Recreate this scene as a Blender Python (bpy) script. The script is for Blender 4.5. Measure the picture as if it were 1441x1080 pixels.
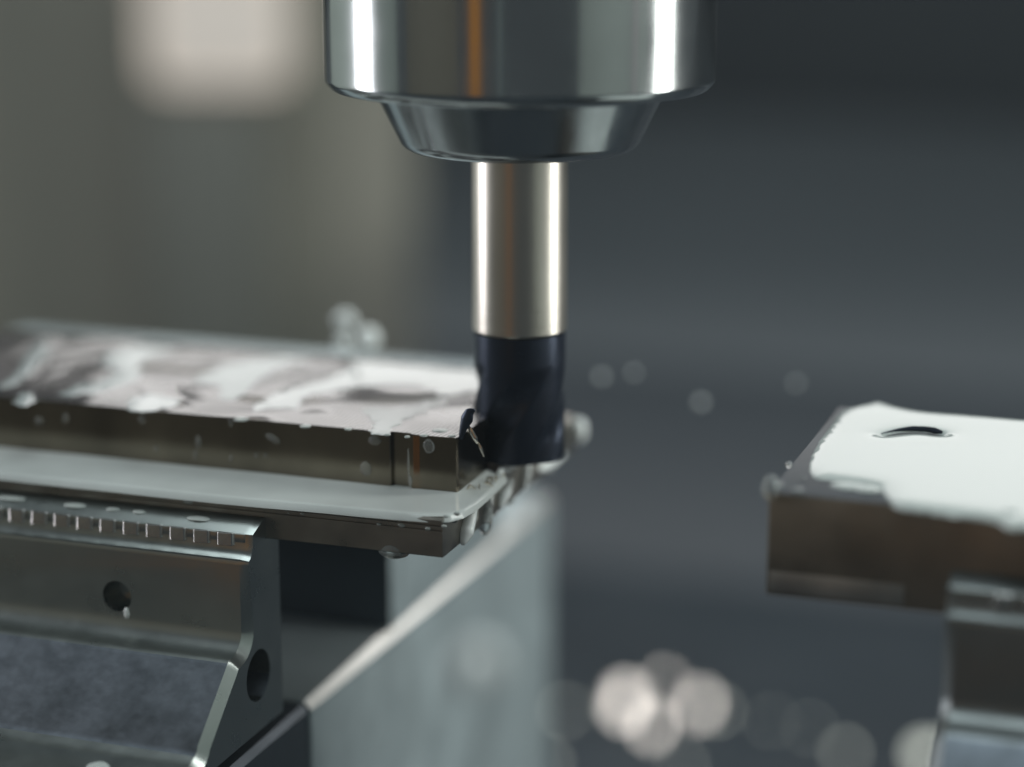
import bpy, bmesh, math, random
from mathutils import Vector, Matrix, noise

for o in list(bpy.data.objects):
    bpy.data.objects.remove(o)
S = 0.001                       # the scene is dimensioned in millimetres, 1 Blender unit = 1 m
scn = bpy.context.scene
COL = scn.collection
R = math.radians
V = Vector

# ------------------------------------------------------------------ camera
TH, PS = R(13.6), R(19.2)       # looking down / turned to the left
FW = V((-math.sin(PS)*math.cos(TH), math.cos(PS)*math.cos(TH), -math.sin(TH)))
RT = V((math.cos(PS), math.sin(PS), 0))
UP = RT.cross(FW)
CAM = V((86.26, -250.61, 69.73))
cd = bpy.data.cameras.new('camera')
cam = bpy.data.objects.new('camera', cd); COL.objects.link(cam)
m3 = Matrix((RT, UP, -FW)).transposed()
cam.matrix_world = Matrix.Translation(CAM*S) @ m3.to_4x4()
cd.sensor_width = 36; cd.lens = 3017/1441*36
cd.clip_start = 0.01; cd.clip_end = 20
cd.dof.use_dof = True; cd.dof.focus_distance = 0.2565; cd.dof.aperture_fstop = 5.6
scn.camera = cam

# ------------------------------------------------------------------ light
w = bpy.data.worlds.new('World'); scn.world = w; w.use_nodes = True
bg = w.node_tree.nodes['Background']
bg.inputs[0].default_value = (0.052, 0.060, 0.064, 1); bg.inputs[1].default_value = 1.0
scn.view_settings.view_transform = 'Standard'; scn.view_settings.look = 'None'
scn.view_settings.exposure = 0; scn.view_settings.gamma = 1

def area(name, loc, aim, sx, sy, rad, color):
    l = bpy.data.lights.new(name, 'AREA'); l.shape = 'RECTANGLE'
    l.size = sx*S; l.size_y = sy*S
    l.energy = rad*math.pi*sx*sy*S*S; l.color = color
    o = bpy.data.objects.new(name, l); COL.objects.link(o)
    o.location = V(loc)*S
    d = (V(aim)-V(loc)).normalized()
    o.rotation_euler = d.to_track_quat('-Z', 'Y').to_euler()
    return o
area('left_strip_lamp',  (-400, -62, 60), (0, 0, 60), 88, 330, 9.0, (.95, .94, 1))
area('right_strip_lamp', (372, 128, 150), (0, 0, 150), 84, 510, 10.0, (.96, 1, .96))
area('back_lamp', (-40, 470, 175), (-20, -10, 0), 600, 185, 1.95, (1, .98, .96))
area('ceiling_lamp', (60, 10, 430), (0, 0, 0), 460, 420, 2.5, (.86, .98, 1))

# ------------------------------------------------------------------ helpers
def link(name, me, mat=None, parent=None, smooth=None):
    o = bpy.data.objects.new(name, me); COL.objects.link(o)
    if mat: me.materials.append(mat)
    if parent: o.parent = parent
    if smooth is not None:
        for p in me.polygons: p.use_smooth = True
        me.set_sharp_from_angle(angle=R(smooth))
    return o
def bm_obj(name, bm, mat=None, parent=None, smooth=None):
    bmesh.ops.recalc_face_normals(bm, faces=bm.faces[:])
    me = bpy.data.meshes.new(name); bm.to_mesh(me); bm.free()
    me.transform(Matrix.Scale(S, 4))
    return link(name, me, mat, parent, smooth)
def empty(name, loc=(0,0,0)):
    o = bpy.data.objects.new(name, None); COL.objects.link(o)
    o.empty_display_size = .01; o.location = V(loc)*S
    return o
def tag(o, label, cat, group=None):
    o['label'] = label; o['category'] = cat
    if group: o['group'] = group
    return o
def struct(o, label=None):
    o['kind'] = 'structure'
    if label: o['label'] = label
    return o
def arc(cy, cz, r, a0, a1, n=8):
    return [(cy+r*math.cos(R(a0+(a1-a0)*i/n)), cz+r*math.sin(R(a0+(a1-a0)*i/n))) for i in range(n+1)]
def extrude_x(prof, x0, x1, off=(0,0,0)):
    """closed (y, z) outline swept along x"""
    bm = bmesh.new()
    a = [bm.verts.new((x0-off[0], y-off[1], z-off[2])) for y, z in prof]
    b = [bm.verts.new((x1-off[0], y-off[1], z-off[2])) for y, z in prof]
    n = len(prof)
    for i in range(n):
        bm.faces.new((a[i], a[(i+1)%n], b[(i+1)%n], b[i]))
    fa = bm.faces.new(a); fb = bm.faces.new(b)
    return bm, fa, fb
def extrude_z(prof, z0, z1, off=(0,0,0)):
    bm = bmesh.new()
    a = [bm.verts.new((x-off[0], y-off[1], z0-off[2])) for x, y in prof]
    b = [bm.verts.new((x-off[0], y-off[1], z1-off[2])) for x, y in prof]
    n = len(prof)
    for i in range(n):
        bm.faces.new((a[i], a[(i+1)%n], b[(i+1)%n], b[i]))
    fa = bm.faces.new(a); fb = bm.faces.new(b)
    return bm, fa, fb
def box_bm(x0, x1, y0, y1, z0, z1, bev=0, off=(0,0,0), seg=2):
    bm = bmesh.new()
    bmesh.ops.create_cube(bm, size=1)
    for v in bm.verts:
        v.co = V((x0+(x1-x0)*(v.co.x+.5)-off[0], y0+(y1-y0)*(v.co.y+.5)-off[1], z0+(z1-z0)*(v.co.z+.5)-off[2]))
    if bev:
        bmesh.ops.bevel(bm, geom=bm.edges[:], offset=bev, segments=seg, affect='EDGES', profile=.5)
    return bm
def lathe(prof, n=96, off=(0,0,0), close=True):
    """(r, z) outline spun about z"""
    bm = bmesh.new()
    rings = []
    for r, z in prof:
        if r < 1e-6:
            rings.append([bm.verts.new((-off[0], -off[1], z-off[2]))])
        else:
            rings.append([bm.verts.new((r*math.cos(2*math.pi*i/n)-off[0], r*math.sin(2*math.pi*i/n)-off[1], z-off[2])) for i in range(n)])
    for a, b in zip(rings, rings[1:]):
        for i in range(n):
            j = (i+1) % n
            if len(a) == 1 and len(b) == 1: continue
            if len(a) == 1: bm.faces.new((a[0], b[i], b[j]))
            elif len(b) == 1: bm.faces.new((a[i], a[j], b[0]))
            else: bm.faces.new((a[i], a[j], b[j], b[i]))
    return bm
def boolean(o, cutter_bm):
    """cut cutter_bm (local mm coordinates of o) out of o"""
    bmesh.ops.recalc_face_normals(cutter_bm, faces=cutter_bm.faces[:])
    me = bpy.data.meshes.new('cut'); cutter_bm.to_mesh(me); cutter_bm.free(); me.transform(Matrix.Scale(S, 4))
    # work at a larger scale so that the exact solver has no precision trouble
    K = 1000.0
    me.transform(Matrix.Scale(K, 4))
    tmp = o.data.copy(); tmp.transform(Matrix.Scale(K, 4))
    a = bpy.data.objects.new('ta', tmp); b = bpy.data.objects.new('tb', me)
    COL.objects.link(a); COL.objects.link(b)
    md = a.modifiers.new('b', 'BOOLEAN'); md.object = b; md.operation = 'DIFFERENCE'; md.solver = 'EXACT'
    dg = bpy.context.evaluated_depsgraph_get()
    res = bpy.data.meshes.new_from_object(a.evaluated_get(dg))
    bpy.data.objects.remove(a); bpy.data.objects.remove(b)
    res.transform(Matrix.Scale(1/K, 4))
    o.data = res
    for p in res.polygons: p.use_smooth = True
    res.set_sharp_from_angle(angle=R(28))

# ------------------------------------------------------------------ materials
def mat(name, base, metal=0.0, rough=.4, spec=.5, ior=1.5, trans=0.0, coat=0.0, rvar=0.0, rscale=400, cvar=0.0, cscale=150,
        bump=0.0, bscale=1500, bdist=.00005, stretch=(1,1,1), aniso=0.0, sss=0):
    m = bpy.data.materials.new(name); m.use_nodes = True
    nt = m.node_tree; N = nt.nodes; L = nt.links
    p = N['Principled BSDF']
    p.inputs['Base Color'].default_value = (*base, 1)
    p.inputs['Metallic'].default_value = metal; p.inputs['Roughness'].default_value = rough
    p.inputs['IOR'].default_value = ior; p.inputs['Transmission Weight'].default_value = trans
    p.inputs['Coat Weight'].default_value = coat; p.inputs['Coat Roughness'].default_value = .04
    p.inputs['Specular IOR Level'].default_value = spec
    p.inputs['Anisotropic'].default_value = aniso
    tc = N.new('ShaderNodeTexCoord'); mp = N.new('ShaderNodeMapping'); mp.inputs['Scale'].default_value = stretch
    L.new(tc.outputs['Object'], mp.inputs['Vector'])
    def nz(scale, detail=5):
        n = N.new('ShaderNodeTexNoise'); n.inputs['Scale'].default_value = scale; n.inputs['Detail'].default_value = detail
        L.new(mp.outputs[0], n.inputs['Vector']); return n
    if rvar:
        n = nz(rscale); r = N.new('ShaderNodeMapRange')
        r.inputs[1].default_value = .3; r.inputs[2].default_value = .7
        r.inputs[3].default_value = max(.01, rough-rvar); r.inputs[4].default_value = rough+rvar
        L.new(n.outputs[0], r.inputs[0]); L.new(r.outputs[0], p.inputs['Roughness'])
    if cvar:
        n = nz(cscale, 8); r = N.new('ShaderNodeMapRange')
        r.inputs[1].default_value = .3; r.inputs[2].default_value = .7
        r.inputs[3].default_value = 1-cvar; r.inputs[4].default_value = 1+cvar
        mx = N.new('ShaderNodeVectorMath'); mx.operation = 'SCALE'; mx.inputs[0].default_value = base
        L.new(n.outputs[0], r.inputs[0]); L.new(r.outputs[0], mx.inputs['Scale']); L.new(mx.outputs[0], p.inputs['Base Color'])
    if bump:
        n = nz(bscale, 6); b = N.new('ShaderNodeBump'); b.inputs['Strength'].default_value = bump; b.inputs['Distance'].default_value = bdist
        L.new(n.outputs[0], b.inputs['Height']); L.new(b.outputs[0], p.inputs['Normal'])
    return m
M = {}
M['chrome'] = mat('polished_spindle_steel', (.60, .62, .62), 1, .15, rvar=.025, rscale=90, stretch=(1,1,1.6), cvar=.05, cscale=70)
M['cone'] = mat('turned_steel', (.5, .52, .53), 1, .2, rvar=.05, rscale=300)
M['shank'] = mat('ground_carbide', (.68, .63, .56), 1, .32, rvar=.02, rscale=100)
M['coat'] = mat('dark_coated_carbide', (.04, .05, .075), .7, .32, rvar=.06, rscale=500)
M['jaw'] = mat('ground_jaw_steel', (.44, .47, .455), 1, .30, rvar=.04, rscale=250, cvar=.05, cscale=90, bump=.05, bscale=2500, bdist=.00002)
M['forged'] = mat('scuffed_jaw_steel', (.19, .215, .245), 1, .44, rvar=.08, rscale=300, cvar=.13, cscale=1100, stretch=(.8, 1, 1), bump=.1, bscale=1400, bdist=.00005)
M['tooth'] = mat('bright_tooth_steel', (.6, .58, .56), 1, .25)
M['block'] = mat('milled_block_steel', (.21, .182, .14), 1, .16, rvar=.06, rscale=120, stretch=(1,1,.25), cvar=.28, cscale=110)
M['flange'] = mat('sawn_block_steel', (.36, .335, .30), 1, .36, rvar=.1, rscale=300, cvar=.15, cscale=200, bump=.12, bscale=900, bdist=.00004)
M['rust'] = mat('stock_block_steel', (.31, .265, .21), 1, .45, rvar=.1, rscale=120, cvar=.25, cscale=90, bump=.15, bscale=700)
M['rail'] = mat('wet_rail_steel', (.50, .58, .60), .55, .42, rvar=.08, rscale=90, cvar=.15, cscale=60)
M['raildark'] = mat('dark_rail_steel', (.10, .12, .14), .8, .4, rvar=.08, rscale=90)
M['chip'] = mat('bright_chip_steel', (.86, .80, .70), 1, .16)
M['glintmilk'] = mat('glint_white_coolant', (.93, .96, .94), 0, .06, ior=1.34)  # extra white, lamp glints on drops and runs put into the colour
M['pool'] = mat('thin_milky_coolant', (.58, .605, .585), 0, .04, ior=1.36, cvar=.12, cscale=60)
M['puddle'] = mat('translucent_coolant', (.48, .51, .495), 0, .07, ior=1.34, trans=.1, bump=.25, bscale=160, bdist=.0003)
M['edge'] = mat('highlight_edge_steel', (.86, .86, .82), 1, .3)
M['jawdark'] = mat('dark_jaw_steel', (.26, .28, .28), 1, .42, rvar=.05, rscale=250)  # jaw steel darkened to dim the bright bands on its fillets
M['milk'] = mat('milky_coolant', (.50, .53, .505), 0, .04, ior=1.34, spec=.5)
M['drop'] = mat('clear_coolant', (.93, .96, .95), 0, .02, ior=1.34, trans=.85)
M['wall_olive'] = mat('olive_painted_sheet', (.56, .525, .43), 0, .5, cvar=.05, cscale=6)
M['wall_dark'] = mat('slate_painted_sheet', (.145, .160, .174), 0, .45, cvar=.06, cscale=6)
M['shade_foot'] = mat('shaded_slate_sheet', (.055, .065, .076), 0, .5)
M['recess'] = mat('dark_recess_sheet', (.02, .027, .034), 0, .6)
M['floor'] = mat('wet_dark_tray', (.04, .05, .06), 0, .35, rvar=.1, rscale=25, cvar=.2, cscale=15, bump=.2, bscale=60, bdist=.001)
M['baretop'] = mat('dark_wet_top', (.05, .06, .07), .3, .5, cvar=.2, cscale=90)
M['panel'] = mat('pale_green_painted_sheet', (.62, .68, .62), 0, .5, cvar=.06, cscale=5)
M['post'] = mat('grey_post_paint', (.22, .22, .19), 0, .5)
M['teal'] = mat('teal_grey_paint', (.3, .36, .35), 0, .4)
M['pink'] = mat('pinkish_grey_paint', (.8, .72, .72), 0, .4)
M['paleband'] = mat('pale_reflection_steel', (.45, .43, .40), 1, .5, cvar=.3, cscale=120)
M['reflected'] = mat('olive_reflected_sheet', (.19, .172, .135), 0, .5)
M['orange'] = mat('orange_paint', (.75, .30, .05), 0, .4)

def top_material():
    """face-milled top: curved feed marks left by the cutter as fine relief"""
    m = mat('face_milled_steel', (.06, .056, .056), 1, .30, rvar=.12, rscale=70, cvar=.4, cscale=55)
    nt = m.node_tree; N = nt.nodes; L = nt.links; p = N['Principled BSDF']
    tc = [n for n in N if n.type == 'TEX_COORD'][0]
    sp = N.new('ShaderNodeSeparateXYZ'); L.new(tc.outputs['Object'], sp.inputs[0])
    def mth(op, a, b=None):
        n = N.new('ShaderNodeMath'); n.operation = op
        for i, q in enumerate((a, b)):
            if q is None: continue
            if isinstance(q, (int, float)): n.inputs[i].default_value = q
            else: L.new(q, n.inputs[i])
        return n.outputs[0]
    # x + (y+13)^2/40 mm, 0.62 mm feed
    yy = mth('ADD', sp.outputs[1], .013)
    ph = mth('ADD', sp.outputs[0], mth('MULTIPLY', mth('MULTIPLY', yy, yy), 25.0))
    s = mth('SINE', mth('MULTIPLY', ph, 2*math.pi/.00062))
    b = N.new('ShaderNodeBump'); b.inputs['Strength'].default_value = .9; b.inputs['Distance'].default_value = .00006
    L.new(s, b.inputs['Height']); L.new(b.outputs[0], p.inputs['Normal'])
    p.inputs['Coat Weight'].default_value = .85; p.inputs['Coat IOR'].default_value = 1.4; p.inputs['Coat Roughness'].default_value = .07
    n = N.new('ShaderNodeTexNoise'); n.inputs['Scale'].default_value = 46; n.inputs['Detail'].default_value = 1.0; n.inputs['Distortion'].default_value = .9
    L.new(tc.outputs['Object'], n.inputs['Vector'])
    cb = N.new('ShaderNodeBump'); cb.inputs['Strength'].default_value = 1; cb.inputs['Distance'].default_value = .0023
    L.new(n.outputs[0], cb.inputs['Height']); L.new(cb.outputs[0], p.inputs['Coat Normal'])
    return m
M['top'] = top_material()

# ------------------------------------------------------------------ setting
FLOOR = -150
o = bm_obj('floor', box_bm(-700, 440, -420, 780, FLOOR-12, FLOOR), M['floor']); struct(o)
# sheet-metal slope rising from the tray on the right, dark recess wall above it
prof = [(380+340*(i/16), FLOOR+108*(i/16)**.8) for i in range(17)] + [(724, -48)] + [(388+340*(i/16), FLOOR-8+106*(i/16)**.8) for i in range(15, -1, -1)]
bm, _, _ = extrude_x(prof, -700, 500)
for v in bm.verts:                                              # it ends at the olive panel
    if v.co.x < 0: v.co.x = 86-(v.co.y+250)*.40
o = bm_obj('sloped_wall', bm, M['wall_dark'], None, 40); o.data.materials.append(M['shade_foot'])
for p in o.data.polygons:                                        # dark colour along its foot stands in for shade
    if p.center.y < 480*S: p.material_index = 1
struct(o)
o = bm_obj('back_wall', box_bm(-900, 600, 800, 806, -80, 420), M['recess']); struct(o)
# olive side panel on the left: a folded sheet with a shallow pilaster
ux = V((math.cos(PS*1.0), math.sin(PS*1.0), 0))
def panel(name, a, b, t, z0, z1, m):
    a, b = V(a), V(b); d = (b-a).normalized(); n = V((-d.y, d.x, 0))
    q = [a, b, b+n*t, a+n*t]
    bm, _, _ = extrude_z([(p.x, p.y) for p in q], z0, z1)
    return bm_obj(name, bm, m)
A = CAM + (FW + RT*((-260-720.5)/3017))*1010; B = CAM + (FW + RT*((585-720.5)/3017))*930
o = panel('side_wall', (A.x, A.y, 0), (B.x, B.y, 0), 6, FLOOR, 58, M['wall_olive']); struct(o)

o = bm_obj('right_wall', box_bm(430, 436, -330, 40, FLOOR-6, 420), M['panel']); struct(o)
o = bm_obj('left_wall', box_bm(-476, -470, -330, 300, FLOOR-6, 420), M['panel']); struct(o)

# ------------------------------------------------------------------ tool holder and end mill
ZB = 33.45
hold = tag(empty('tool_holder', (0, 0, ZB)), 'polished steel tool holder with a wide cylinder and a tapered nose', 'tool holder')
offh = (0, 0, ZB)
prof = [(0, 110), (24, 110), (24, 44.5), (23.93, 44.15), (23.75, 43.85), (23.2, 43.25), (22.9, 43.05), (22.5, 42.95), (18.2, 42.8), (18.2, 44.5), (0, 44.5)]
bm_obj('sleeve', lathe(prof, 160, offh), M['chrome'], hold, 30)
prof = [(18.0, 44.6), (18.0, 42.9), (17.75, 42.5), (15.0, 36.9), (14.75, 36.4), (14.3, 35.95), (13.7, 35.6), (13.0, 35.45), (7.4, 35.3), (7.0, 35.5), (6.9, 44.6)]
bm_obj('nose_cone', lathe(prof, 160, offh), M['cone'], hold, 30)

mill = tag(empty('end_mill', (0, 0, -4.5)), 'end mill with bright ground shank and dark coated fluted tip', 'end mill')
offm = (0, 0, -4.5)
prof = [(0, 60), (6, 60), (6, 15.9), (5.985, 15.85), (5.985, 15.75), (6, 15.7), (6, 14.0), (5.985, 13.95), (5.985, 13.85), (6, 13.8), (6, 12.95), (5.85, 12.7), (0, 12.7)]
o = bm_obj('shank', lathe(prof, 128, offm), M['shank'], mill, 12)
def cutter():
    bm = bmesh.new()
    n, zz = 96, []
    z = -3.7
    while z < 12.71:
        zz.append(z); z += .28
    rings = []
    for z in zz:
        k = min(1, max(0, (9.0-z)/3.0)); k = k*k*(3-2*k)       # flutes run out towards the shank
        tw = z*math.tan(R(38))/5.8
        ring = []
        for i in range(n):
            a = 2*math.pi*i/n
            ph = ((a-tw)*4/(2*math.pi)) % 1.0
            prof = 1.0 if ph < .5 else 1-.09*math.sin(math.pi*(ph-.5)/.5)**.6
            r = 5.85*(1-.015*k)*(1-k+k*prof)
            ring.append(bm.verts.new((r*math.cos(a), r*math.sin(a), z+4.5)))
        rings.append(ring)
    for a, b in zip(rings, rings[1:]):
        for i in range(n):
            bm.faces.new((a[i], a[(i+1)%n], b[(i+1)%n], b[i]))
    bm.faces.new(rings[0]); bm.faces.new(rings[-1])
    return bm
bm_obj('fluted_tip', cutter(), M['coat'], mill, 40)

# ------------------------------------------------------------------ vise: rail, jaws
XE = -23.84
rail = tag(empty('vise_rail', (-75, 10, FLOOR)), 'wet steel vise rail with a bright chamfered top edge under the jaws', 'vise rail')
offr = (-75, 10, FLOOR)
def rail_prof(x1, top, ch):
    return [(-128, FLOOR), (x1, FLOOR), (x1, top-ch), (x1-ch, top), (-128, top)]
def extrude_y(prof, y0, y1, off):
    bm = bmesh.new()
    a = [bm.verts.new((x-off[0], y0-off[1], z-off[2])) for x, z in prof]
    b = [bm.verts.new((x-off[0], y1-off[1], z-off[2])) for x, z in prof]
    n = len(prof)
    for i in range(n): bm.faces.new((a[i], a[(i+1)%n], b[(i+1)%n], b[i]))
    bm.faces.new(a); bm.faces.new(b)
    return bm
bm = extrude_y(rail_prof(XE+.1, -35.6, 1.1), -13.6, 86, offr)
bmesh.ops.bevel(bm, geom=[e for e in bm.edges if abs(e.verts[0].co.y-e.verts[1].co.y) < 1e-4], offset=.35, segments=3, affect='EDGES', profile=.5)
o = bm_obj('rail_body', bm, M['rail'], rail, 30); o.data.materials.append(M['edge'])
for p in o.data.polygons:                                         # chamfer in brighter steel, its highlight put into the colour
    if p.normal.x > .3 and p.normal.z > .3: p.material_index = 1
bm = extrude_y(rail_prof(XE-.25, -35.9, .8), -70, -13.75, offr)
bmesh.ops.bevel(bm, geom=[e for e in bm.edges if abs(e.verts[0].co.y-e.verts[1].co.y) < 1e-4], offset=.3, segments=2, affect='EDGES', profile=.5)
bm_obj('end_plate', bm, M['raildark'], rail, 30)

LJ = 86.2                                                     # jaw length
def jaw_profile():
    p = [(-21.9, -33.6), (-21.9, -10.4), (-22.3, -9.9), (-25.5, -9.9), (-25.5, -7.3), (-25.7, -7.15)]
    p += [(-29.0, -8.05), (-29.25, -8.3), (-29.3, -9.4)]
    p += [(-29.35-1.5*(1-math.cos(R(a))), -9.4-1.75*math.sin(R(a))) for a in (15, 30, 45, 60, 75)]     # concave run-out under the teeth
    p += [(-30.45, -11.3), (-30.58, -11.55), (-30.6, -11.8)]
    p += [(-30.6, -20.2)]
    p += [(-30.6-2.9*(1-math.cos(R(a))), -20.2-2.35*math.sin(R(a))) for a in range(10, 91, 8)]        # concave fillet
    p += [(-34.0, -22.62), (-34.5, -22.85), (-34.8, -23.2)]
    p += [(-42.6, -30.0)]
    p += [(-42.6-2.6*(1-math.cos(R(a)))-.4*math.sin(R(a)), -30.0-1.7*math.sin(R(a))) for a in (20, 40, 60, 80, 90)]
    p += [(-52, -32.2), (-53, -33.0), (-53, -33.6)]
    return p
def make_jaw(x1, dz, label, jm):
    """x1 = right end; the body, a serrated strip of single teeth"""
    x0 = x1-LJ
    base = (x0+LJ/2, -35, -33.6+dz); off = (x0+LJ/2, -35, -33.6)
    j = tag(empty('clamping_jaw', base), label, 'vise jaw', 'serrated clamping jaws of the vises')
    pr = jaw_profile(); n = len(pr)
    def inset(c):
        q = []
        for i, (y, z) in enumerate(pr):
            if y > -28.9 or z < -33.5: q.append((y, z)); continue
            (ya, za), (yb, zb) = pr[i-1], pr[(i+1) % n]
            ty, tz = yb-ya, zb-za; l = math.hypot(ty, tz)
            k = c*(.3 if z > -12.5 else 1)
            ny, nz = -tz/l, ty/l                                   # towards the inside of the outline
            q.append((y+ny*k, z+nz*k))
        return q
    bm = bmesh.new(); rows = []
    for x, c in ((x0, 1.1), (x0+1.1, 0), (x1-1.1, 0), (x1, 1.1)):
        rows.append([bm.verts.new((x-off[0], y-off[1], z-off[2])) for y, z in inset(c)])
    for ra, rb in zip(rows, rows[1:]):
        for i in range(n): bm.faces.new((ra[i], ra[(i+1)%n], rb[(i+1)%n], rb[i]))
    bm.faces.new(rows[0]); bm.faces.new(rows[-1])
    b = bm_obj('jaw_body', bm, jm, j, 25)
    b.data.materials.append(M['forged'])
    c = bmesh.new()
    bmesh.ops.create_cone(c, cap_ends=True, segments=48, radius1=3.25, radius2=3.25, depth=24,
        matrix=Matrix.Translation(V((x1-off[0], -28.55-off[1], -26.4-off[2]))) @ Matrix.Rotation(R(90), 4, 'Y'))
    boolean(b, c)
    c = bmesh.new()
    bmesh.ops.create_cone(c, cap_ends=True, segments=48, radius1=2.45, radius2=1.5, depth=7,
        matrix=Matrix.Translation(V((x1-17.9-off[0], -30.6-off[1], -17.6-off[2]))) @ Matrix.Rotation(R(-90), 4, 'X'))
    boolean(b, c)
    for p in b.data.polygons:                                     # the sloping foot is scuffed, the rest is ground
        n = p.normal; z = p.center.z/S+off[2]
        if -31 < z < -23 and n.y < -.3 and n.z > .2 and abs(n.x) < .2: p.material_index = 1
    st = bm_obj('serrated_strip', box_bm(x0+.6, x1-.9, -29.35, -28.6, -9.35, -8.32, .06, off), M['jaw'], j, 30)
    me = None
    x = x1-3.7
    while x-2.3 > x0+1:
        if me is None:
            bm = bmesh.new()
            # wedge-shaped tooth: steep left flank, top ridge, front falling away to the right
            q = [(-2.45, 0), (-2.05, -.6), (-.25, -.4), (0, 0)]
            lo = [bm.verts.new((a, b, -1.45)) for a, b in q]; hi = [bm.verts.new((a, b*.8, .16)) for a, b in q]
            for i in range(4): bm.faces.new((lo[i], lo[(i+1)%4], hi[(i+1)%4], hi[i]))
            bm.faces.new(lo); bm.faces.new(hi)
            bmesh.ops.bevel(bm, geom=bm.edges[:], offset=.07, segments=1, affect='EDGES')
            bmesh.ops.recalc_face_normals(bm, faces=bm.faces[:])
            me = bpy.data.meshes.new('tooth'); bm.to_mesh(me); bm.free(); me.transform(Matrix.Scale(S, 4)); me.materials.append(M['tooth'])
        t = bpy.data.objects.new('tooth', me); COL.objects.link(t); t.parent = st
        t.location = V((x+1.5-off[0], -29.34-off[1], -8.35-off[2]))*S
        x -= 3.2
    return j
make_jaw(XE, 0, 'dark steel clamping jaw with round holes holding the block under the end mill', M['jaw'])
make_jaw(58.6+LJ, 2.7, 'blurred dark steel clamping jaw in front of the coolant covered block', M['jawdark'])

# jaw behind the machined block, seen below it
cj = tag(empty('fixed_jaw', (-67, 37, -35.6)), 'pale wet steel jaw under the far side of the milled block', 'vise jaw')
bm = box_bm(-110, XE+.0, 14, 25.4, -35.5, -9.95, .5, (-67, 37, -35.6))
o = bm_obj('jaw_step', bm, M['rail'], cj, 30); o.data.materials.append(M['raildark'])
for p in o.data.polygons:  # front face darker, shade of the gap put into the colour
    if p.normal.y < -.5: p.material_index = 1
bm = box_bm(-110, XE+.02, 25.55, 60, -35.5, -7.2, .5, (-67, 37, -35.6))
bm_obj('jaw_body', bm, M['rail'], cj, 30)

# ------------------------------------------------------------------ left block: flange + boss
ZL, ZT = -4.9, 2.5
bl = tag(empty('milled_block', (-45, 0, -9.8)), 'stepped dark steel block wet with coolant, clamped under the end mill', 'steel block')
offb = (-45, 0, -9.8)
# flange outline seen from the side, fine steps under its front rim
fp = [(25.5, -9.8), (-25.45, -9.8), (-25.5, -9.7), (-25.5, -6.9), (-25.62, -6.85), (-25.62, -6.55), (-25.45, -6.5), (-25.45, -6.3), (-25.7, -6.25), (-25.7, -5.95), (-25.5, -5.9), (-25.5, -5.7), (-25.75, -5.65), (-25.75, -5.2), (-25.5, ZL), (25.5, ZL)]
bm, fa, fb = extrude_x(fp, -112, -.8, offb)
bm_obj('flange', bm, M['flange'], bl, 20)
# boss outline seen from above, with the bay the end mill has cut into its right side
bp = [(-112, -17), (-10.95, -17), (-10.8, -16.9), (-10.72, -16.3), (-8.3, -16.35), (-8.1, -17.0), (-7.8, -17.04), (-7.0, -16.943), (-2.27, -16.95), (-2.1, -16.58), (-2.1, -5.75)]
bp += [(6.1*math.cos(R(a)), 6.1*math.sin(R(a))) for a in (-112, -122, -132, -142, -152, -162, -172, -180)]
bp += [(-6.1, 18.2), (-112, 18.2)]
bm, fa, fb = extrude_z(bp, ZL-.02, ZT, offb)
bmesh.ops.bevel(bm, geom=[e for e in fb.edges], offset=.14, segments=1, affect='EDGES')
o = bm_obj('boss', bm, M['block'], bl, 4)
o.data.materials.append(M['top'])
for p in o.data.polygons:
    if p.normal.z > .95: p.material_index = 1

# ------------------------------------------------------------------ right block
br = tag(empty('stock_block', (80, -5, -9.8)), 'brownish raw steel block flooded with white coolant on top', 'steel block')
offs = (80, -5, -9.8)
bm_obj('stock_body', box_bm(38.1, 122, -26, 15.2, -9.8, 2.2, .3, offs), M['rust'], br, 30).data.materials.append(M['baretop'])
for p in bpy.data.objects['stock_body'].data.polygons:  # bare top darkened, the dark reflection in its wet film as colour
    if p.normal.z > .6: p.material_index = 1
# a support under the stock block and under its jaw
sp_ = tag(empty('vise_pedestal', (101, -5, FLOOR)), 'dark vise pedestal beneath the coolant covered block', 'vise')
bm_obj('base_body', box_bm(70, 140, -30, 30, FLOOR, -30.95, 1, (101, -5, FLOOR)), M['raildark'], sp_, 30)
bm_obj('base_pad', box_bm(72, 138, -21.5, 14, -30.9, -9.85, .5, (101, -5, FLOOR)), M['raildark'], sp_, 30)

# ------------------------------------------------------------------ coolant films
def ray(px, py): return FW + RT*((px-720.5)/3017) - UP*((py-540)/3017)
def on_z(px, py, z):
    d = ray(px, py); t = (z-CAM.z)/d.z; return CAM+d*t
def on_x(px, py, x):
    d = ray(px, py); t = (x-CAM.x)/d.x; return CAM+d*t
def on_y(px, py, y):
    d = ray(px, py); t = (y-CAM.y)/d.y; return CAM+d*t
near = [0, 0]
def sdist(poly, x, y):
    ins = False; best = 1e9; n = len(poly)
    for i in range(n):
        x0, y0 = poly[i]; x1, y1 = poly[(i+1)%n]
        if (y0 > y) != (y1 > y) and x < (x1-x0)*(y-y0)/(y1-y0)+x0: ins = not ins
        dx, dy = x1-x0, y1-y0
        t = max(0, min(1, ((x-x0)*dx+(y-y0)*dy)/(dx*dx+dy*dy+1e-12)))
        e = math.hypot(x-x0-dx*t, y-y0-dy*t)
        if e < best: best = e; near[0] = x0+dx*t; near[1] = y0+dy*t
    return best if ins else -best
def chaikin(p, k=2):
    for _ in range(k):
        q = []
        for i in range(len(p)):
            a, b = p[i], p[(i+1)%len(p)]
            q += [(a[0]*.75+b[0]*.25, a[1]*.75+b[1]*.25), (a[0]*.25+b[0]*.75, a[1]*.25+b[1]*.75)]
        p = q
    return p
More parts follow.
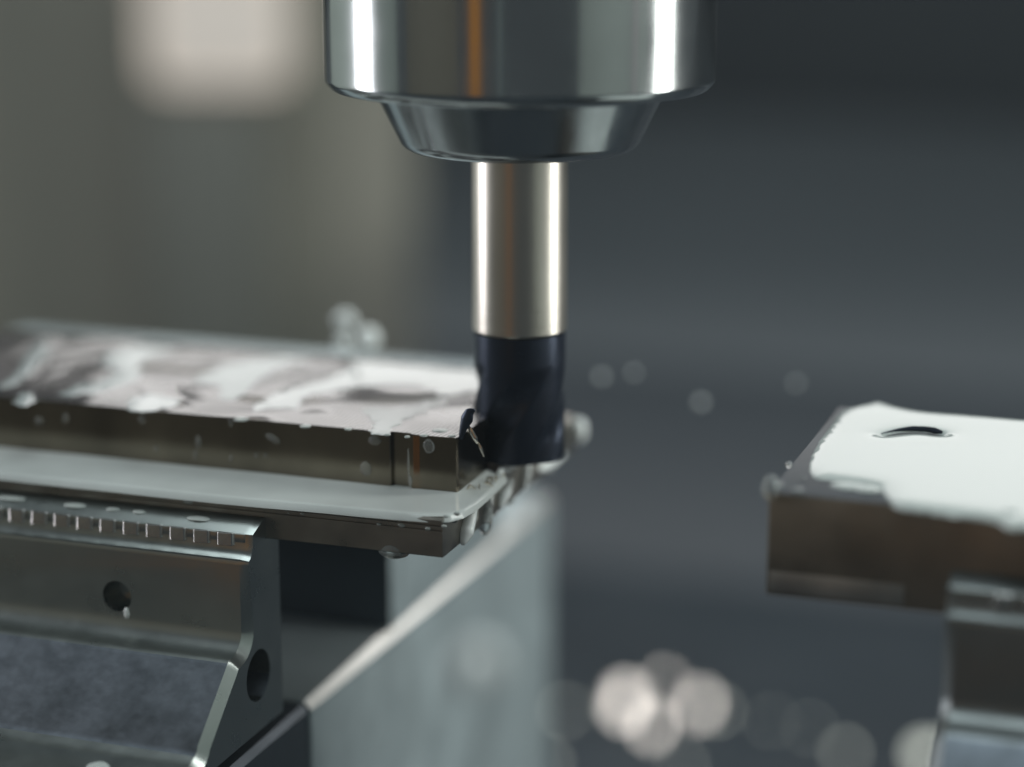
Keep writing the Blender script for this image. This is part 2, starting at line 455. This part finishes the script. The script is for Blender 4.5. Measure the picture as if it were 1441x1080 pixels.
def film(name, poly, z, h, edge, cell, m, label, cat, group=None, holes=(), wave=.0, under=.03, rag=.9):
    poly = chaikin(poly)
    xs = [p[0] for p in poly]; ys = [p[1] for p in poly]
    x0, y0 = min(xs)-1.2, min(ys)-1.2
    nx, ny = int((max(xs)+1.2-x0)/cell)+1, int((max(ys)+1.2-y0)/cell)+1
    cxm, cym = sum(xs)/len(xs), sum(ys)/len(ys)
    bm = bmesh.new(); g = {}
    for i in range(nx+1):
        for j in range(ny+1):
            x, y = x0+i*cell, y0+j*cell
            jit = V((noise.noise(V((x*.7, y*.5, 1))), noise.noise(V((x*.7, y*.5, 7))), 0))*rag
            d = sdist(poly, x+jit.x, y+jit.y)
            nr = (near[0]-jit.x, near[1]-jit.y)
            for hp in holes:
                dh = -sdist(hp, x, y)
                if dh < d: d = dh; nr = tuple(near)
            if d < -1.42*cell: continue
            if d <= 0: x, y = nr                                  # snap the rim onto the outline
            hh = h*(1-math.exp(-d/edge)) if d > 0 else -under
            if d > 0 and wave: hh += wave*(noise.noise(V((x*.16, y*.16, z)))) * min(1, d/2)
            g[i, j] = bm.verts.new((x-cxm, y-cym, hh))
    for i in range(nx):
        for j in range(ny):
            q = [(i, j), (i+1, j), (i+1, j+1), (i, j+1)]
            if all(k in g for k in q): bm.faces.new([g[k] for k in q])
    o = bm_obj(name, bm, m, None, 180)
    o.location = V((cxm, cym, z))*S
    return tag(o, label, cat, group)
def pz(pts, z): return [tuple(on_z(x, y, z).xy) for x, y in pts]
G = 'coolant puddles on the milled block'
film('coolant_puddle', pz([(345,582),(372,560),(405,546),(455,535),(488,520),(500,506),(560,511),(625,517),(690,523),(720,528),(712,545),(660,552),(632,558),(608,552),(592,543),(540,542),(480,548),(438,556),(420,566),(424,578),(386,574)], 2.5), 2.5, .09, 1.1, .3, M['puddle'],
     'long white coolant puddle ringing a dark patch beside the end mill', 'puddle', G, wave=.025)
film('coolant_puddle', pz([(505,572),(550,574),(600,566),(640,556),(625,572),(580,588),(556,602),(548,612),(516,612),(528,597),(512,584)], 2.5), 2.5, .09, .8, .25, M['puddle'],
     'small branching coolant puddle touching the front edge of the milled block', 'puddle', G, wave=.015)
film('coolant_puddle', pz([(176,578),(182,560),(214,553),(262,563),(236,574),(200,582)], 2.5), 2.5, .09, 1.1, .3, M['puddle'],
     'short white coolant puddle at the front edge beside curved cutter marks', 'puddle', G)
film('coolant_puddle', pz([(78,560),(100,545),(150,536),(168,520),(138,514),(150,497),(190,484),(262,492),(214,503),(190,514),(208,530),(160,548),(118,556)], 2.5), 2.5, .09, 1.1, .35, M['puddle'],
     'bent coolant streak reaching from the middle of the block to its rear edge', 'puddle', G, wave=.02)
film('coolant_puddle', pz([(262,535),(300,522),(330,508),(390,500),(450,502),(400,516),(372,530),(352,548),(330,565),(300,560),(316,545),(290,540)], 2.5), 2.5, .09, 1.1, .35, M['puddle'],
     'wide pale coolant puddle in the middle of the milled block', 'puddle', G, wave=.025)
film('coolant_puddle', pz([(-10,548),(22,528),(32,508),(50,486),(76,478),(66,502),(44,524),(20,545)], 2.5), 2.5, .09, 1.1, .35, M['puddle'],
     'narrow slanted coolant streak far from the end mill', 'puddle', G)
film('coolant_puddle', pz([(20,560),(34,551),(54,556),(44,571),(26,573)], 2.5), 2.5, .09, .8, .25, M['puddle'],
     'little round coolant puddle far from the end mill', 'puddle', G)

# ledge film: creeps up the boss, bulges over the rim of the flange
def ledge():
    inner = [(-112, -17.0), (-80, -17.0), (-50, -17.0), (-30, -17), (-16, -17), (-10.8, -16.95), (-10.4, -16.4), (-8.3, -16.4), (-8.05, -16.98), (-5, -16.95), (-2.3, -16.95), (-2.1, -16.6), (-2.1, -14), (-2.1, -11), (-2.1, -8), (-2.1, -6.2)]
    outer = [(-112, -26.9), (-80, -26.6), (-50, -26.9), (-30, -27.0), (-16, -26.5), (-11, -26.4), (-9, -26.3), (-7, -26.2), (-5, -26.05), (-2.6, -25.8), (-.2, -24.9), (.9, -22.8), (1.2, -19), (1.1, -14.5), (.9, -10), (.7, -6.6)]
    def dens(p, k=6):
        q = []
        for a, b in zip(p, p[1:]):
            for i in range(k): q.append((a[0]+(b[0]-a[0])*i/k, a[1]+(b[1]-a[1])*i/k))
        return q+[p[-1]]
    inner, outer = dens(inner), dens(outer)
    n = 28; bm = bmesh.new(); rows = []
    for (xi, yi), (xo, yo) in zip(inner, outer):
        wdt = math.hypot(xo-xi, yo-yi); row = []
        for k in range(n+1):
            t = k/n; t = t**1.25
            d = t*wdt
            z = ZL + .2 + .42*math.exp(-d/1.3) + .06*noise.noise(V((xi*.12, yi*.2+t*2, 3)))
            e = wdt-d
            if e < .9: z -= .85*(1-math.sqrt(max(0, 1-((.9-e)/.9)**2)))
            x, y = xi+(xo-xi)*t, yi+(yo-yi)*t
            row.append(bm.verts.new((x+45, y+20, z-ZL)))
        row.append(bm.verts.new((xo-(xo-xi)*.16+45, yo-(yo-yi)*.14+20, -.9)))
        rows.append(row)
    for a, b in zip(rows, rows[1:]):
        for i in range(len(a)-1): bm.faces.new((a[i], a[i+1], b[i+1], b[i]))
    o = bm_obj('coolant_ledge_pool', bm, M['pool'], None, 60)
    o.location = V((-45, -20, ZL))*S
    return tag(o, 'long milky coolant pool lying along the step of the milled block', 'coolant pool')
ledge()

# flood of coolant on the right block
hole = chaikin(pz([(1238,610.5),(1258,604.5),(1282,602),(1304,602.5),(1328,607),(1324,609.5),(1302,606.5),(1282,605.8),(1260,608)], 2.8))
film('coolant_flood', pz([(1137,660),(1140,640),(1150,620),(1168,598),(1183,575),(1215,568),(1238,563),(1262,572),(1300,579),(1360,583),(1441,590),(1700,612),(1700,770),(1441,738),(1418,741),(1408,729),(1330,720),(1275,713),(1258,709),(1249,700),(1242,690),(1232,682),(1170,674),(1146,672)], 2.5), 2.2, .55, .75, .24, M['milk'],
     'smooth white coolant sheet flooding the top of the brownish block', 'coolant sheet', holes=(hole,), under=.3, rag=.1)

# ------------------------------------------------------------------ drops
def drop(loc, rx, ry, rz, m, label, group, sag=0.0, tilt=0.0):
    bm = bmesh.new(); bmesh.ops.create_uvsphere(bm, u_segments=20, v_segments=14, radius=1)
    for v in bm.verts:
        k = 1-sag*.35*v.co.z                       # heavier towards the bottom
        k *= 1+.22*noise.noise(V((v.co.x*1.3+loc[0], v.co.y*1.3+loc[1], v.co.z*1.3+loc[2])))
        v.co = V((v.co.x*rx*k, v.co.y*ry*k, v.co.z*rz))
    if tilt: bm.transform(Matrix.Rotation(R(tilt), 4, 'Y'))
    o = bm_obj('coolant_drop', bm, m, None, 180); o.location = V(loc)*S
    return tag(o, label, 'coolant drop', group)
G = 'drops on the right side of the milled block'
for (px, py, rx, ry, rz, lb) in [(682,722,1.0,.9,2.9,'tall clear glassy drop between two milky ones on the side of the milled block'),(640,728,.5,.6,.7,'tiny clear drop at the front corner of the flange')]:
    drop(on_x(px, py, -.5), rx, ry, rz, M['drop'], lb, G, .5)
random.seed(11)
G = 'spray beads around the cut'
for k in range(26):                                               # fine spray on the rim and the side below the cutter
    px = random.uniform(655, 790); py = 722-.80*(px-643)+random.uniform(-10, 46)
    r = random.choice((.22, .28, .35, .5))
    drop(on_x(px, py, random.uniform(-.75, -.55)), r*.8, r*random.uniform(.8, 1.8), r*random.uniform(.7, 1.8), random.choice((M['glintmilk'], M['drop'], M['drop'])), 'small spray bead on the side of the milled block below the end mill', G, .3)
p = on_y(555, 777, -24.2)
drop((p.x, p.y, -9.75), 2.1, 1.6, 1.25, M['drop'], 'clear drop hanging from the underside of the milled block', None)
G = 'drops splashed on the front of the boss'; LF = 'small coolant drop splashed on the dark front face of the boss'
for (px, py, a, b) in [(515,660,.72,.95),(384,617,1.0,.45),(279,622,.35,.85),(361,641,.25,.3),(374,641,.2,.25),(275,640,.2,.7),(220,632,.2,.5),(200,590,.45,.6),(93,589,.4,.6),(55,592,.6,.5),(527,620,.8,.6),(603,628,.7,.9),(325,595,.25,.5),(577,677,.25,.7),(575,655,.12,2.2),(325,645,.2,.5)]:
    p = on_y(px, py, -17.0)
    drop((p.x, -17.03, p.z), a, .13, b, M['drop'], LF, G, .2, 25 if px == 384 else 0)
G = 'beads on the top edge of the boss'; LF = 'tiny bright coolant bead on the top front edge of the boss'
for (px, py, a) in [(619,606,.95),(636,614,.5),(597,613,.5),(573,615,.35),(490,604,.45),(430,600,.7),(340,590,.9),(545,612,.4)]:
    p = on_z(px, py, 2.5)
    drop((p.x, p.y, 2.5), a, a*1.1, .16, M['milk'], LF, G)
G = 'beads on the top of the jaw'; LF = 'flat coolant bead on the top of the jaw with round holes'
for (px, py, a, b) in [(105,711,1.5,1.0),(283,727,1.6,.9),(15,702,2.2,.9),(152,720,1.0,.5),(192,722,.9,.6)]:
    p = on_z(px, py, -7.5)
    drop((p.x, -27.3, -7.62), a, b, .22, M['milk'], LF, G)
p = on_y(265, 707, -25.8); drop((p.x, -25.75, p.z), .7, .2, .25, M['milk'], 'single bright coolant bead under the rim of the flange above the jaw', None)
G = 'beads along the flange'; LF = 'small glinting coolant bead on the front face of the flange'
for (px, py, a) in [(426,723,.3),(406,722,.2),(565,739,.5),(602,744,.4),(625,741,.35),(533,738,.3),(628,727,.35),(643,723,.45)]:
    p = on_y(px, py, -25.6); drop((p.x, -25.6, p.z), a, .2, a*.6, M['milk'], LF, G)
p = on_z(182, 862, -18); p = on_y(182, 861, -29.9); drop((p.x, -30.5, p.z), .45, .3, .75, M['glintmilk'], 'bright bead on the lip of the round hole in the jaw front', None)
p = on_y(376, 948, -30)
p = on_x(372, 975, -24.6); drop(p, .5, .55, .8, M['milk'], 'bright bead inside the lower lip of the hole in the jaw end', None)
p = on_z(138, 1083, -31.8); drop((p.x, p.y, -32.0), 1.5, 1.5, 1.0, M['milk'], 'white coolant bead on the foot of the jaw', None)
# drops and rings on the stock block
G = 'beads on the bare corner of the stock block'; LF = 'glossy coolant bead on the bare dark corner of the brownish block'
for (px, py, a, b) in [(1096,684,.7,.6),(1122,692,.8,.5),(1110,655,.4,.3),(1130,674,.3,.3),(1195,686,2.3,.8),(1220,690,1.6,.8)]:
    p = on_z(px, py, 2.2); drop((p.x, max(p.y, -25.9), 2.25), a, b*1.6, .35, M['drop'] if a < 1 else M['milk'], LF if a < 1 else ('widest milky bead beside the edge of the coolant sheet' if a > 2 else 'shorter milky bead joining the edge of the coolant sheet'), G)
p = on_z(1424, 727, 2.2); drop((p.x, p.y, 1.9), 1.6, 1.4, 1.1, M['milk'], 'fat white drop hanging over the front edge of the brownish block', None)

# ------------------------------------------------------------------ chips
def ribbon(r, a0, a1, wdt, rise, n=26, taper=.6, thick=.12):
    """curled swarf ribbon: helical strip with thickness"""
    bm = bmesh.new(); rows = []
    for i in range(n+1):
        t = i/n; a = R(a0+(a1-a0)*t); rr = r*(1-.25*t); ww = wdt*(1-(1-taper)*abs(2*t-1))
        z = rise*t
        rows.append([bm.verts.new((rr*math.cos(a), rr*math.sin(a), z-ww/2)), bm.verts.new((rr*math.cos(a), rr*math.sin(a), z+ww/2)),
                     bm.verts.new(((rr-thick)*math.cos(a), (rr-thick)*math.sin(a), z+ww/2)), bm.verts.new(((rr-thick)*math.cos(a), (rr-thick)*math.sin(a), z-ww/2))])
    for a, b in zip(rows, rows[1:]):
        for k in range(4): bm.faces.new((a[k], a[(k+1)%4], b[(k+1)%4], b[k]))
    bm.faces.new(rows[0]); bm.faces.new(rows[-1])
    return bm
def chip(loc, rot, args, label, group=None, m=None):
    o = bm_obj('metal_chip', ribbon(*args), m or M['chip'], None, 40)
    o.location = V(loc)*S; o.rotation_euler = rot
    return tag(o, label, 'metal chip', group)
def tube(name, pts, rad, m, label, cat, group=None, flat=1.0):
    """strand along points with a radius per point"""
    P = []
    n = len(pts)
    for i in range(n-1):                                         # Catmull-Rom
        p0, p1, p2, p3 = [V(pts[min(max(k, 0), n-1)]) for k in (i-1, i, i+1, i+2)]
        for k in range(6):
            t = k/6
            P.append((.5*((2*p1)+(p2-p0)*t+(2*p0-5*p1+4*p2-p3)*t*t+(3*p1-p0-3*p2+p3)*t**3), rad[i]+(rad[i+1]-rad[i])*t))
    P.append((V(pts[-1]), rad[-1]))
    c = sum((p for p, _ in P), V())/len(P)
    bm = bmesh.new(); rows = []
    for i, (p, r) in enumerate(P):
        d = (P[min(i+1, len(P)-1)][0]-P[max(i-1, 0)][0]).normalized()
        a = d.cross(V((.2, 1, .3))).normalized(); b = d.cross(a)
        rows.append([bm.verts.new(p-c+a*r*math.cos(k*math.pi/4)+b*r*flat*math.sin(k*math.pi/4)) for k in range(8)])
    for a, b in zip(rows, rows[1:]):
        for k in range(8): bm.faces.new((a[k], a[(k+1)%8], b[(k+1)%8], b[k]))
    bm.faces.new(rows[0]); bm.faces.new(rows[-1])
    o = bm_obj(name, bm, m, None, 60); o.location = c*S
    return tag(o, label, cat, group)
q = lambda l, y: [on_y(a, b, y) for a, b in l]
for pts, rad, lb in [([(669,706),(661,726),(655,750),(651,767)], [.5,1.0,1.15,.25], 'fat milky run heading the row on the side of the milled block'),
        ([(692,690),(688,712),(684,733)], [.35,.5,.2], 'thin milky run next to the clear glassy drop on the block side'),
        ([(718,676),(711,694),(704,714)], [.45,.95,.25], 'broad milky run in the middle of the row on the block side'),
        ([(743,646),(740,668),(737,690)], [.5,.75,.2], 'tall thin milky run on the block side under the end mill'),
        ([(702,666),(720,653),(744,642)], [.3,.85,.5], 'long flat milky puddle on the rim below the end mill'),
        ([(758,662),(774,651),(792,640)], [.3,.9,.35], 'milky run ending the row on the side of the milled block')]:
    tube('coolant_run', [on_x(a, b, -.4) for a, b in pts], rad, M['glintmilk'], lb, 'coolant run', 'coolant runs on the right side of the milled block', .8)
random.seed(23)
for k in range(9):
    c = V((random.uniform(-1.6, .9), random.uniform(-15.5, -7.5), ZL+.45))
    a = random.uniform(0, 6.28); l = random.uniform(.7, 1.5)
    d = V((math.cos(a), math.sin(a), random.uniform(.1, .6)))*l
    tube('metal_chip', [c-d*.5, c+V((0, 0, random.uniform(.15, .5))), c+d*.5], [.06, random.uniform(.18, .32), .06], M['chip'], 'tiny bright chip sliver washed onto the step beside the end mill', 'metal chip', 'chip slivers beside the end mill', .35)
tube('metal_chip', q([(648,618),(652,603),(657,590),(661,581),(668,577)], -16.3), [.25,.5,.8,.6,.15], M['coat'], 'dark ragged chip clinging to the corner of the boss next to the end mill', 'metal chip', None, .5)
tube('metal_chip', q([(658,598),(662,607),(668,618),(672,625)], -15.8), [.12,.5,.5,.1], M['chip'], 'upper bright sliver of chip between the boss corner and the end mill', 'metal chip', None, .4)
tube('metal_chip', q([(672,622),(676,631),(681,643)], -15.4), [.08,.32,.1], M['chip'], 'lower bright sliver of chip between the boss corner and the end mill', 'metal chip', None, .4)
tube('metal_chip', [on_z(a, b, 2.75) for a, b in [(1240,610.5),(1260,606),(1282,603.8),(1304,604.5),(1316,606.5),(1326,608.5)]], [.05,.22,.4,.4,.45,.2], M['coat'], 'thin dark chip half sunk in the white coolant sheet', 'metal chip', None, .6)
drop((38.3, -25.7, 2.6), 1.0, .9, 1.5, M['drop'], 'clear bulging drop on the bare corner of the brownish block', None)
p = on_z(485, 470, 2.5)
chip((-32.5, 17.4, 5.6), (R(80), R(20), R(10)), (3.2, -70, 120, 1.6, 2.0), 'blurred curled chip standing at the rear edge of the milled block')

random.seed(4)
lampc = V((60, 10, 430)); lampl = V((-400, -62, 60))
G = 'chips lying on the dark tray'
def tray_chip(px, py, size, lab, aim):
    p = on_z(px, py, FLOOR+size*.5+.6)
    half = ((CAM-p).normalized()+(aim-p).normalized()).normalized()
    bm = bmesh.new()
    # short bowed flake
    n = 8; rows = []
    for i in range(n+1):
        t = (i/n-.5)*2
        z = -.035*size*t*t
        ww = size*.55*(1-.35*t*t)
        rows.append([bm.verts.new((t*size*.6, -ww, z)), bm.verts.new((t*size*.6, ww, z)), bm.verts.new((t*size*.6, ww, z-.3)), bm.verts.new((t*size*.6, -ww, z-.3))])
    for a, b in zip(rows, rows[1:]):
        for k in range(4): bm.faces.new((a[k], a[(k+1)%4], b[(k+1)%4], b[k]))
    bm.faces.new(rows[0]); bm.faces.new(rows[-1])
    o = bm_obj('metal_chip', bm, M['chip'], None, 40)
    o.location = p*S; o.rotation_euler = half.to_track_quat('Z', 'Y').to_euler()
    return tag(o, lab, 'metal chip', G)
tray_chip(880, 988, 6.4, 'brightest glinting metal chip in the cluster on the dark tray', lampl)
for px, py, s, lb in [(918,1022,4.2,'middling glinting metal chip next to the brightest one on the dark tray'),(985,992,4.6,'second brightest glinting metal chip on the dark tray'),(935,962,2.8,'smallest glinting metal chip in the cluster on the dark tray')]:
    tray_chip(px, py, s, lb, lampl)
for px, py, s in [(795,1000,1.7),(1010,1000,1.8),(1085,1015,1.2),(1140,1025,1.2),(1190,1058,2.0),(1305,1062,4.6),(770,1072,1.8),(960,1076,1.5)]:
    tray_chip(px, py, s, 'dull metal chip strewn on the dark tray', lampc+V((random.uniform(-120,120), random.uniform(-80,80), 0)))

bm_obj('reflection_band', box_bm(38.5, 53.5, -26.07, -25.9, -9.3, -6.9, .05, offs), M['paleband'], br, 30)  # reflection on the lower front face, put in as a paler strip
# drops in the air, most thrown off by the spinning tool
def fly(px, py, dist, r, label, group=None, m=None, k=(1,1,1)):
    p = CAM + ray(px, py)*dist
    return drop(p, r*k[0], r*k[1], r*k[2], m or M['glintmilk'], label, group)
fly(674, 935, 164, 1.7, 'large blurred white drop standing for a glint in the vise rail')  # added drop, stands for a glint mirrored in the rail side
fly(518, 476, 322, 1.7, 'bright flying coolant drop above the rear edge of the milled block')
fly(486, 452, 330, 1.5, 'upper faint flying coolant drop above the rear edge of the milled block')
fly(484, 484, 330, 1.2, 'lower faint flying coolant drop above the rear edge of the milled block')
G = 'flying drops behind the end mill'; LF = 'faint flying coolant drop behind the end mill'
for px, py, r in [(846,531,.55),(892,525,.45),(986,567,.6),(1120,540,.42),(815,606,1.4)]:
    fly(px, py, 330 if r < 1 else 300, r, LF if r < 1 else 'elongated splash of coolant right behind the end mill tip', G if r < 1 else None, None, (1,1,1) if r < 1 else (.8, 1, 1.3))

# ------------------------------------------------------------------ bright panel behind, and things added out of view
# pale panel far behind on the left, its brightness set by emission
P = CAM + ray(308, -40)*850
lp = tag(empty('bright_panel', (P.x, P.y, P.z)), 'pale bright panel blurred on the olive wall', 'lamp')
mm = bpy.data.materials.new('bright_panel_face'); mm.use_nodes = True
pp = mm.node_tree.nodes['Principled BSDF']; pp.inputs['Base Color'].default_value = (.7, .66, .6, 1); pp.inputs['Roughness'].default_value = .4
pp.inputs['Emission Color'].default_value = (1, .88, .78, 1); pp.inputs['Emission Strength'].default_value = .30
bm = box_bm(-28, 28, -10, 0, -44, 40, 9, seg=4); o = bm_obj('panel_face', bm, mm, lp, 30); 
bm = box_bm(-30, 30, .1, 12, -46, 42, 4); o = bm_obj('panel_back', bm, M['wall_olive'], lp, 30)
bm = box_bm(-31, 16, .2, 11, FLOOR-P.z, -46.1, 1); o = bm_obj('panel_post', bm, M['post'], lp, 30)
lp.rotation_euler = (0, 0, PS)
# orange post added outside the frame, mirrored by the holder
po = tag(empty('reflected_post', (-55, -520, FLOOR)), 'orange painted post out of view, mirrored in the tool holder', 'post')
bm_obj('post_body', box_bm(-28, 28, -20, 20, 0, 420, 3), M['orange'], po, 30)

po = tag(empty('reflected_post', (72, -520, FLOOR)), 'slim teal grey post out of view, mirrored in the tool holder', 'post')  # post added out of view for the thin streak in the holder
bm_obj('post_body', box_bm(-9, 9, -9, 9, 0, 420, 2), M['teal'], po, 30)
po = tag(empty('reflected_trim', (422, -22, FLOOR)), 'pinkish grey door trim out of view, mirrored in the tool holder', 'trim')  # trim added out of view for a pinkish streak in the holder
bm_obj('trim_body', box_bm(-6, 6, -13, 13, 0, 420, 2), M['pink'], po, 30)

bm, _, _ = extrude_z([(-372, -338), (-150, -505), (-146, -500), (-368, -333)], FLOOR, 420)  # panel added out of view for the olive tone in the holder
struct(bm_obj('reflected_panel', bm, M['reflected']))

# thin haze volume added to lift the dark tones
hz = bm_obj('haze', box_bm(-1000, 700, -700, 900, -1200, 480), None)
hz['kind'] = 'stuff'; hz['label'] = 'thin haze filling the machine'
hm = bpy.data.materials.new('thin_haze'); hm.use_nodes = True
nt = hm.node_tree; nt.nodes.clear()
ou = nt.nodes.new('ShaderNodeOutputMaterial'); pv = nt.nodes.new('ShaderNodeVolumePrincipled')
pv.inputs['Color'].default_value = (.80, .93, 1, 1); pv.inputs['Density'].default_value = .05; pv.inputs['Anisotropy'].default_value = .2
nt.links.new(pv.outputs[0], ou.inputs['Volume']); hz.data.materials.append(hm)
